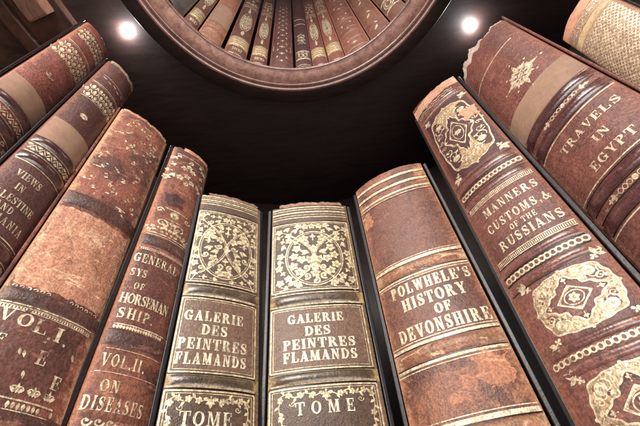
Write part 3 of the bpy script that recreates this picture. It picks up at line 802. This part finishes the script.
def cartouche(cx, cv, hx, hv, thick=0.0):
    n = 96
    se = lambda a, p: (abs(math.cos(a))**p + abs(math.sin(a))**p)**(-1/p)
    def ro(a): return (.86 + thick*.8)*se(a, 2.7) + .03*math.cos(8*a) - .05*max(0, math.cos(4*a))**6 + .02*math.cos(16*a)
    def ri(a): return .45 - thick + .20*abs(math.cos(2*a))**3 - .035*math.cos(12*a + PI)
    P = lambda r, a: (cx + hx*r*math.cos(a), cv + hv*r*math.sin(a))
    s0 = min(hx, hv)
    inn = [P(ri(2*PI*i/n), 2*PI*i/n) for i in range(n)]
    tp.poly(inn)
    for i in range(n):
        a0, a1 = 2*PI*i/n, 2*PI*(i+1)/n
        td.convex([P(ri(a0), a0), P(ro(a0), a0), P(ro(a1), a1), P(ri(a1), a1)])
    t.stroke([P(ro(2*PI*i/n), 2*PI*i/n) for i in range(n)], 1.3, True, 99)
    t.stroke(inn, 1.5, True, 99)
    for k in range(24):
        a = 2*PI*(k+.5)/24; m_ = (ro(a)+ri(a))/2; x, v = P(m_, a); w_ = ro(a) - ri(a)
        t.scroll(x, v, s0*w_*.34, a, 1 if k % 2 else -1, 1.1, s0*.035)
    for k in range(4):
        a = PI/4 + k*PI/2; x, v = P((ro(a)+ri(a))/2 + .04, a); t.flower(x, v, s0*.14, 6); t.ring(x, v, s0*.13, s0*.13, 1.0, 18)
        x, v = P((ro(a)+ri(a))/2 - .14, a); t.fleuron(x, v, math.atan2(-math.sin(a), -math.cos(a)), s0*.09)
        a = k*PI/2; x, v = P(ro(a) + .02, a); t.disc(x, v, s0*.045)
        for e in (-.33, .33): x, v = P((ro(a+e)+ri(a+e))/2 + .05, a+e); t.fleuron(x, v, a+e, s0*.10)
    td.convex([P(.37, i*PI/2) for i in range(4)])
    t.stroke([P(.37, i*PI/2) for i in range(4)], 1.4, True, 3)
    t.ring(cx, cv, hx*.20, hv*.20, 1.0, 24); t.flower(cx, cv, s0*.15, 6)
    for i in range(4):
        a = i*PI/2; x, v = P(.33, a); t.fleuron(x, v, a + PI, s0*.05)
        x, v = P(.535, a); t.fleuron(x, v, a, s0*.10)
    for i in range(4):
        a = PI/4 + i*PI/2
        x, v = cx + hx*.84*math.copysign(1, math.cos(a)), cv + hv*.92*math.copysign(1, math.sin(a))
        b = math.atan2(math.sin(a)*hv, math.cos(a)*hx)
        t.fleuron(x, v, b, s0*.24); t.flower(x - s0*.1*math.cos(b), v - s0*.1*math.sin(b), s0*.10, 4, b)
def plumpanel(cx, cv, hx, hv, lab=None):
    panel(Hb, cx-hx, cx+hx, cv-hv, cv+hv, plum, 'dark_panel', .05, rag=1.0, seed=int(cv))
plumpanel(.03*W, 140, .43*W, 88); cartouche(.03*W, 142, .44*W, 86, .07)
cartouche(.06*W, 437, .43*W, 31)
cartouche(.06*W, 521, .43*W, 31)
panel(Hb, -.50*W, .50*W, -9, 17, tan, 'worn_patch', .10, 'bare pale patch at the head of the spine', rag=3.0, seed=21, nx=44)
panel(Hb, .22*W, .45*W, 104, 134, tan, 'worn_patch', .50, 'bare pale patch in the upper cartouche', rag=4.0, seed=22)
for v in (24, 30): t.stroke([(-.44*W + .80*W*i/40, v + 2.0*math.sin(i*.9 + v)) for i in range(41)], 1.4, step=99)
t.line(-.46*W, .4*W, 47, 1.2)
bead_row(t, -.44*W, .47*W, 257, 15, 4.2); bead_row(t, -.44*W, .47*W, 390.5, 15, 3.8); bead_row(t, -.44*W, .47*W, 479, 15, 3.0)
dentil(t, -.44*W, .47*W, 284, 44, 4, .9); dentil(t, -.44*W, .47*W, 370, 44, 4, .9)
add_shade_lines(Hb, -.46*W, .46*W, (250.5, 263.5, 385.5, 395.5), 1.2, 1.5)
tp.build('dark_inlay', plum, Hb.root, 'dark plum inlay inside the gilt cartouches'); td.build('gilt_ground', dull, Hb.root, 'dull rubbed gilt'); t.build('gilt_tooling', mg, Hb.root)
t = Tool(Hb, .3)
t.text('MANNERS', .075*W, 303, 12, .70*W); t.text('CUSTOMS,&', .06*W, 325.5, 12, .78*W); t.text('OF THE', .075*W, 340, 7.5, .32*W); t.text('RUSSIANS', .07*W, 353.5, 12, .74*W)
t.build('title_lettering', leather('plum_letter_gilt', gold=True, wear=.34, **L), Hb.root)

# ------------------------------------------------------------ book I (TRAVELS IN EGYPT)
L = dict(main=srgb(122, 68, 60), dark=srgb(84, 46, 42), light=srgb(170, 108, 86), seed=51, dark_amt=.5, light_amt=.3, streak=.25, edge=srgb(150, 92, 74), edge_amt=.6)
m = leather('brick_leather', **L); mg = leather('brick_gilt', gold=True, wear=.38, gold_col=srgb(232, 206, 176), **L)
bandi = leather('dark_polished_band', srgb(84, 44, 46), srgb(54, 30, 34), srgb(150, 98, 90), 52, .4, .2, rough=.22, spec=.9, grain=.3, streak=.1)
lin = plain('torn_lining', srgb(196, 178, 168), srgb(150, 126, 116), 45, .8, .5)
def itop(x): return 11 + 9*noise.noise(Vector((x*.09, 3, 9))) + 5*noise.noise(Vector((x*.33, 4, 9)))
Ib = make_book('brick red book titled TRAVELS IN EGYPT with frayed top and paper tape', .9454, .6072, .1044, .2408, -.004, -.0351, RING, .13, m, m, seed=51, top=itop)
W = Ib.W; t = Tool(Ib)
# frayed lining paper showing behind the torn leather
mb = MB(); rows = []
for i in range(9):
    r = []
    for j in range(61):
        x = -W/2*.97 + W*.97*j/60
        e = max(0.0, min(1.0, (x/W + .5)*8)) * max(0.25, min(1.0, (.22 - x/W)*5))
        v0 = itop(x) - e*(20 + 7*noise.noise(Vector((x*.16, 1, 5))) + 2.0*noise.noise(Vector((x*.5, 6, 5))))
        v = v0 + (itop(x) + 8 - v0)*i/8
        r.append(Ib.S(x, v, -1.6 + 1.0*noise.noise(Vector((x*.16, v*.25, 5)))))
    rows.append(r)
mb.grid(rows); mb.build('frayed_lining', lin, Ib.root)
band(Ib, 240, 6, 4.6, bandi, 'dark polished raised band'); band(Ib, 265, 6, 4.6, bandi, 'dark polished raised band')
band(Ib, 363, 6, 4.6, bandi, 'dark polished raised band'); band(Ib, 388, 6, 4.6, bandi, 'dark polished raised band')
panel(Ib, -W/2, W/2, 186, 231, TAPE, 'paper_tape', .25)
t.line(-.47*W, .38*W, 74, 2.0)
fx, fv = .11*W, 154
for i in range(8):
    a = i*PI/4 + .0
    Lr = 29 if i % 2 == 0 else 22
    t.leaf(fx + 5*math.cos(a), fv + 6*math.sin(a), a, Lr-7, 6.5); t.disc(fx + Lr*1.05*math.cos(a), fv + Lr*1.15*math.sin(a), 1.5)
    t.leaf(fx + 8*math.cos(a), fv + 8*math.sin(a), a + .6, 11, 4.2); t.leaf(fx + 8*math.cos(a), fv + 8*math.sin(a), a - .6, 11, 4.2)
t.flower(fx, fv, 5, 6); t.ring(fx, fv, 6, 6.6, 1.3, 24)
def chain(cx, v):
    t.disc(cx, v, 2.6, 3.0)
    for s in (-1, 1):
        for i in range(3): t.ring(cx + s*(5.5 + i*5), v, 2.2, 2.6, .8, 14)
        t.fleuron(cx + s*22, v, 0 if s > 0 else PI, 5.5); t.fleuron(cx + s*27, v, 0 if s > 0 else PI, 3.5)
chain(.11*W, 252); chain(.02*W, 376)
t.line(-.49*W, .49*W, 276, 1.7); t.line(-.49*W, .49*W, 352, 1.5); t.line(-.49*W, .49*W, 399, 1.5); t.line(-.49*W, .49*W, 233, .8)
t.build('gilt_tooling', mg, Ib.root)
t = Tool(Ib, .3)
t.text('TRAVELS', .095*W, 296, 10.5, .65*W); t.text('IN', .115*W, 317, 10, .15*W); t.text('EGYPT', .075*W, 338.5, 10.5, .45*W)
t.build('title_lettering', mg, Ib.root); add_shade_lines(Ib, -.47*W, .47*W, (), 1.4, 1.6)

# ------------------------------------------------------------ book J (ivory lattice)
L = dict(main=srgb(180, 138, 112), dark=srgb(134, 96, 76), light=srgb(216, 184, 148), seed=61, dark_amt=.5, light_amt=.4, streak=.2, edge=srgb(150, 104, 74), edge_amt=.8, rough=.5)
iv = leather('ivory_leather', **L); ivg = leather('ivory_gilt', gold=True, wear=.37, gold_col=srgb(236, 214, 184), **L)
sal = plain('salmon_paper', srgb(206, 156, 130), srgb(178, 120, 96), 40, .6, .3, fine=.1)
ridge = plain('pale_ridge', srgb(206, 184, 146), srgb(172, 140, 104), 50, .5, .3, fine=.15)
J = make_book('ivory leather book tooled with a close gilt diamond lattice, at the right end', 1.1998, .4667, .058, .2142, .0783, .0035, RING, .12, iv, BLACKB, seed=61, board_out=2.5)
W = J.W; t = Tool(J, .3)
panel(J, -.50*W, .50*W, 1, 16, sal, 'worn_patch', .15, 'salmon paper showing at the head of the spine', rag=1.6, seed=31)
for k in range(8): t.ring((-.40 + .8*k/7)*W, 24.5, 2.3, 3.2, 1.0, 14)
t.line(-.47*W, .47*W, 19, .8); t.line(-.47*W, .47*W, 30, .8)
band(J, 37, 5, 2.0, ridge, 'pale smooth ridge below the head')
dx = W*.92/12; n = 26; y0 = 45; dy = 5.6
for s in (-1, 1):
    for k in range(-n, n + 12):
        p = []
        for i in range(0, n*2 + 1):
            x = -.46*W + dx*(k + (i if s > 0 else -i) * .5) + (0 if s > 0 else n*dx)
            v = y0 + dy*i*.5
            if -.47*W <= x <= .47*W: p.append((x, v))
        if len(p) > 2: t.stroke(p, 1.25, step=9)
t.build('gilt_lattice', ivg, J.root)

# --------------------------------------------------------------- upper row
RU, ZU = .2495, .712
UPG = 'books standing in the ringed upper row'
uplight = dict(dark_amt=.5, light_amt=.3, streak=.35, edge_amt=.5)
def upper(label, a0, a1, col, seed, style, htop=1.40, bulge=.17):
    w = 2*RU*math.tan(rad(a1 - a0)/2)*.985
    th0 = rad((a0 + a1)/2)
    col = tuple(c*f for c, f in zip(col, (1.12, 1.25, 1.15))); d = tuple(c*.5 for c in col); l = tuple(min(.8, c*1.9 + .03) for c in col)
    L = dict(main=col, dark=d, light=l, seed=seed, **uplight)
    m = leather('upper_leather', **L); mg = leather('upper_gilt', gold=True, wear=.35, **L)
    wd_ = leather('upper_band_gilt', gold=True, wear=.44, gold_col=srgb(196, 160, 118), **L)
    b = make_book(label, th0, htop, w, 0, 0, 0, RU, bulge, m, m, depth=.058, base=ZU, group=UPG, seed=seed, board_out=.5, joint=4)
    W, H = b.W, b.H; t = Tool(b); x0, x1 = -.44*W, .44*W
    fv = lambda z: H - z           # z: mm above the shelf
    if style == 'gilt' or style == 'dated':
        band(b, fv(86), 30, 2.0, wd_, 'raised band with rubbed gilt')
        t.line(x0, x1, fv(10), 3.4)
        if style == 'dated' or True:
            for z in (62, 74, 86, 98, 110): t.line(x0, x1, fv(z), (6, 4, 7, 4, 6)[(z-62)//12])
        cz = 250
        t.leaf(0, fv(136), -PI/2, 34, .18*W); t.disc(0, fv(140), 2.2, 6)
        for k in range(3): t.ring(0, fv(cz), W*(.30 - .08*k), 78 - 20*k, 1.6, 36)
        t.fill(lambda x, y: math.hypot(x/(W*.28), (y - fv(cz))/72) < .9, (-.3*W, .3*W, fv(cz+80), fv(cz-80)), W*.15, seed, 0, 1.25, lambda x, y: PI/2)
        t.leaf(0, fv(336), -PI/2, 40, .18*W); t.disc(0, fv(385), 2.4, 6)
        for z in (400, 412, 424): t.line(x0, x1, fv(z), 4)
        t.fill(lambda x, y: True, (-.32*W, .32*W, fv(560), fv(440)), W*.28, seed+1, 0, 1.0, lambda x, y: PI/2, keep=.8)
    elif style == 'sprays':
        for k in range(11):
            z = 40 + k*46; t.fleuron(0, fv(z), -PI/2, .13*W + (k % 3)*1.2)
            for s in (-1, 1): t.leaf(s*.24*W, fv(z + 18), -PI/2 - s*.2, 16, 3.2)
        for s in (-1, 1): t.line(s*.40*W - .6, s*.40*W + .6, fv(130), 40)
    elif style == 'rubbed':
        for z in (16, 70, 82): t.line(x0, x1, fv(z), 2)
        for z in (40, 150, 230, 330, 440): t.fleuron(0, fv(z), -PI/2, .16*W); t.leaf(-.2*W, fv(z+20), -PI/2, 18, 4); t.leaf(.2*W, fv(z+26), -PI/2, 18, 4)
        band(b, fv(76), 9, 1.6, m)
        for z in (60, 92, 160): band(b, fv(z+60), 4, 1.2, m)
    elif style == 'paper':
        band(b, fv(60), 6, 1.6, m); band(b, fv(86), 6, 1.6, m)
        panel(b, -W/2, W/2, fv(270), fv(120), TAPE, 'paper_tape', .25)
        for z in (14, 50, 98): t.line(x0, x1, fv(z), 1.4)
    elif style == 'dark_bands':
        for z in (60, 110, 340, 390): t.line(x0, x1, fv(z), 6)
        t.fill(lambda x, y: True, (-.36*W, .36*W, fv(108), fv(64)), W*.2, seed, 0, 1.1)
        t.fleuron(0, fv(190), -PI/2, .26*W); t.fleuron(0, fv(215), PI/2, .22*W); t.fill(lambda x, y: True, (-.22*W, .22*W, fv(240), fv(165)), W*.22, seed, 0)
        t.line(x0, x1, fv(24), 3); t.line(x0, x1, fv(14), 2)
    elif style == 'bare':
        for z in (30, 120, 240): t.leaf(-.1*W, fv(z), -1.2, 22, 7); t.leaf(.15*W, fv(z+30), -1.9, 16, 5)
    elif style == 'ringed':
        for z in (60, 120): t.line(x0, x1, fv(z), 7)
        for k in (0, 1): t.ring(0, fv(90), W*(.3 - .12*k), 24 - 9*k, 2.5, 24)
    if t.mb.v: t.build('gilt_tooling', mg, b.root)
    return b, t, mg
def date(bk, s, z, cap, w):
    b, _, mg = bk; t = Tool(b, .3); t.text(s, 0, b.H - z, cap, w*b.W); t.build('date_lettering', mg, b.root)
upper('slate grey book at the left end of the upper row', -72, -56.2, srgb(92, 84, 84), 71, 'bare')
date(upper('brown book with gilt bands between the slate grey and the taped tan one', -55.6, -49.4, srgb(108, 62, 54), 72, 'dated'), '1880', 36, 16, .62)
upper('light tan book with a broad paper tape in the upper row', -48.7, -38.2, srgb(150, 92, 72), 73, 'paper')
date(upper('brown book with gilt oval and bands, right of the taped tan one', -36.6, -26.6, srgb(104, 58, 50), 74, 'dated'), '1832', 36, 16, .5)
date(upper('slim brown book with gilt oval, left of the plum one', -24.9, -17.3, srgb(108, 60, 50), 75, 'dated'), '1830', 36, 15, .62)
upper('plum book with scattered gilt sprigs in the middle of the upper row', -15.9, -5.2, srgb(98, 54, 54), 76, 'sprays')
upper('dark maroon slim book with gilt bars and a small rosette', -3.9, 3.6, srgb(82, 44, 48), 77, 'dark_bands')
upper('slim red brown book with gilt oval right of the dark maroon one', 3.9, 11.1, srgb(110, 58, 52), 78, 'gilt')
upper('russet slim book with gilt oval left of the wide rubbed one', 11.5, 19.0, srgb(128, 70, 56), 79, 'gilt')
upper('wide rubbed reddish book with one small gilt sprig', 19.3, 31.8, srgb(124, 70, 60), 80, 'rubbed')
upper('plain rubbed brown book left of the ringed one, upper row', 32.2, 42.3, srgb(120, 72, 60), 81, 'bare')
upper('brown book with gilt rings near the right end of the upper row', 42.9, 51.5, srgb(108, 66, 56), 82, 'ringed')
upper('dark brown book at the right end of the upper row', 52.0, 62.0, srgb(92, 56, 50), 83, 'rubbed')

# --------------------------------------------------------------- bookcase
wood = plain('ring_wood', srgb(182, 142, 128), srgb(132, 96, 84), 70, .5, .3, (1, 1, 1), spec=.35, fine=.25)
ringlip = plain('polished_lip_wood', srgb(142, 102, 90), srgb(100, 68, 60), 40, .2, .12, spec=.9)
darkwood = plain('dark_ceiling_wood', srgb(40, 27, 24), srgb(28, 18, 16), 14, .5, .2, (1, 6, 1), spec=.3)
shelf = thing('round_shelf', 'round wooden shelf edge with polished rims, the upper books standing on it', 'shelf', Matrix.Translation((0, 0, .70)))
def lathe_part(prof, name, mat, parent, n=240, a0=0, a1=2*PI, zoff=.70):
    m = MB(); m.lathe([(r, z - zoff) for r, z in prof], a0, a1, n); return m.build(name, mat, parent)
def bead(rc, zc, r, a0=-30, a1=210, n=10, sq=1.0):
    return [(rc - r*math.cos(rad(a0 + (a1-a0)*i/n)), zc - r*sq*math.sin(rad(a0 + (a1-a0)*i/n))) for i in range(n+1)]
face = lathe_part([(.2425, .7115), (.2432, .7052), (.2440, .7045), (.2675, .7030), (.2685, .7040)], 'ring_face', wood, shelf)
lathe_part([(.2410, .7115)] + bead(.2419, .7050, .0018), 'inner_rim', ringlip, shelf)
lathe_part(bead(.2707, .7040, .0024) + [(.2735, .7085), (.2755, .7085)] + bead(.2803, .7058, .0046, -20, 200) + [(.2860, .7080)], 'outer_rim', ringlip, shelf)
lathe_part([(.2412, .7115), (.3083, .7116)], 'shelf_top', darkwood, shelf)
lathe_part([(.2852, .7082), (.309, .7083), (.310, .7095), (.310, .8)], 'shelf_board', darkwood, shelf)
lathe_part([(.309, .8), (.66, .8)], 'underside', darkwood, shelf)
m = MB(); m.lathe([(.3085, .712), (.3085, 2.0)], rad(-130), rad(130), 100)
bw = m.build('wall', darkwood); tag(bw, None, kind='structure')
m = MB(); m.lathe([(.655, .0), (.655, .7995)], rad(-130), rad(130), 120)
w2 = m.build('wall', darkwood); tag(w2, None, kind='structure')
m = MB(); m.lathe([(.33, .02), (.33, .046), (.334, .05), (.654, .05)], rad(-130), rad(130), 120)
sh = m.build('shelf', wood); tag(sh, None, kind='structure')

# wooden bracket under the shelf at the left
brown = plain('aged_brown_wood', srgb(74, 46, 34), srgb(38, 24, 18), 18, .5, .35, (1, 1, 8), spec=.4)
pale = plain('worn_plank_wood', srgb(112, 78, 64), srgb(78, 52, 42), 30, .5, .3, (6, 1, 1))
br = thing('bracket', 'brown wooden bracket under the shelf at the far left, behind the red book', 'bracket', Matrix.Translation((0, 0, 0)))
def slab(name, a0, a1, r0, r1, z0, z1, mat):
    m = MB(); n = 10; rows = []
    prof = [(r0, z1), (r0, z0), (r1, z0), (r1, z1), (r0, z1)]
    m.lathe(prof, rad(a0), rad(a1), n)
    k = len(m.v)
    m.f.append((0, 1, 2, 3)); m.f.append((k-2, k-3, k-4, k-5))
    return m.build(name, mat, br, smooth=False, bevel=.003)
slab('panel_board', -100, -66, .45, .65, .782, .7985, brown)
slab('ledge', -100, -70.5, .53, .558, .768, .781, brown)
slab('plank', -100, -75.5, .463, .504, .754, .781, pale)

# --------------------------------------------------------------- lamps in the case
bulbm = emitter('lamp_glow', (.96, .98, 1.0), 800.0)
steel = plain('lamp_metal', srgb(60, 50, 48), srgb(40, 34, 32), 80, .3, .05, metallic=.8)
def lamp(label, az, rho):
    z = .7932
    a = rad(az)
    r = thing('spot_lamp', label, 'lamp', Matrix.Translation((rho*z*math.sin(a), rho*z*math.cos(a), z)), 'small lit lamps under the upper shelf')
    m = MB(); n = 32
    rows = [[(rr*math.cos(2*PI*i/n), rr*math.sin(2*PI*i/n), zz) for i in range(n+1)] for rr, zz in ((.0, .0066), (.0048, .0066), (.0048, .0056), (.0036, .0048), (.003, .003))]
    m.grid(rows); m.build('socket', steel, r)
    m = MB()
    rows = [[(.0062*math.sin(PI*j/16)*math.cos(2*PI*i/n), .0062*math.sin(PI*j/16)*math.sin(2*PI*i/n), .0062*math.cos(PI*j/16)) for i in range(n+1)] for j in range(17)]
    m.grid(rows); m.build('bulb', bulbm, r)
lamp('small lit white bulb under the dark shelf, above the red leather book', -64.1, .482)
lamp('small lit white bulb under the dark shelf, beside the frayed Egypt book', 57.8, .531)

# --------------------------------------------------------------- light
wd = bpy.data.worlds.new('World'); sc.world = wd; wd.use_nodes = True
wd.node_tree.nodes['Background'].inputs[0].default_value = (.80, .84, 1.0, 1)
wd.node_tree.nodes['Background'].inputs[1].default_value = .07
def area(name, loc, target, size, power, col=(1, 1, 1), sy=None):
    d = bpy.data.lights.new(name, 'AREA'); d.energy = power; d.size = size; d.color = col
    if sy: d.shape = 'RECTANGLE'; d.size_y = sy
    o = bpy.data.objects.new(name, d); COL.objects.link(o)
    o.location = loc
    o.rotation_euler = (Vector(target) - Vector(loc)).to_track_quat('-Z', 'Y').to_euler()
    return o
area('key_light', (-.28, -.50, .62), (.03, .25, .33), .34, 13.8, (1.0, .95, .88))
area('fill_light', (.05, -.16, -.35), (0, .12, .6), .5, 7.0, (1.0, .95, .93))
area('added_upper_fill', (0, -.19, .92), (0, .24, .98), .16, 2.6, (1.0, .95, .90))  # unseen light added to brighten the upper books

# --------------------------------------------------------------- camera
cam = bpy.data.cameras.new('camera'); co = bpy.data.objects.new('camera', cam); COL.objects.link(co)
M3 = ((0.9943817316523554, 0.1058535391758959, 0.0), (0.08001969483796975, -0.7517001636294128, 0.6546325018188085), (-0.06929516717709197, 0.6509546007545003, 0.7559472782955488))
co.matrix_world = Matrix(((M3[0][0], M3[0][1], -M3[0][2], 0), (M3[1][0], M3[1][1], -M3[1][2], 0), (M3[2][0], M3[2][1], -M3[2][2], 0), (0, 0, 0, 1)))
cam.sensor_width = 36; cam.lens = 36*360/640; cam.clip_start = .005; cam.clip_end = 50
sc.camera = co
sc.view_settings.view_transform = 'Standard'; sc.view_settings.look = 'None'
sc.view_settings.exposure = 0.0; sc.view_settings.gamma = 1.0
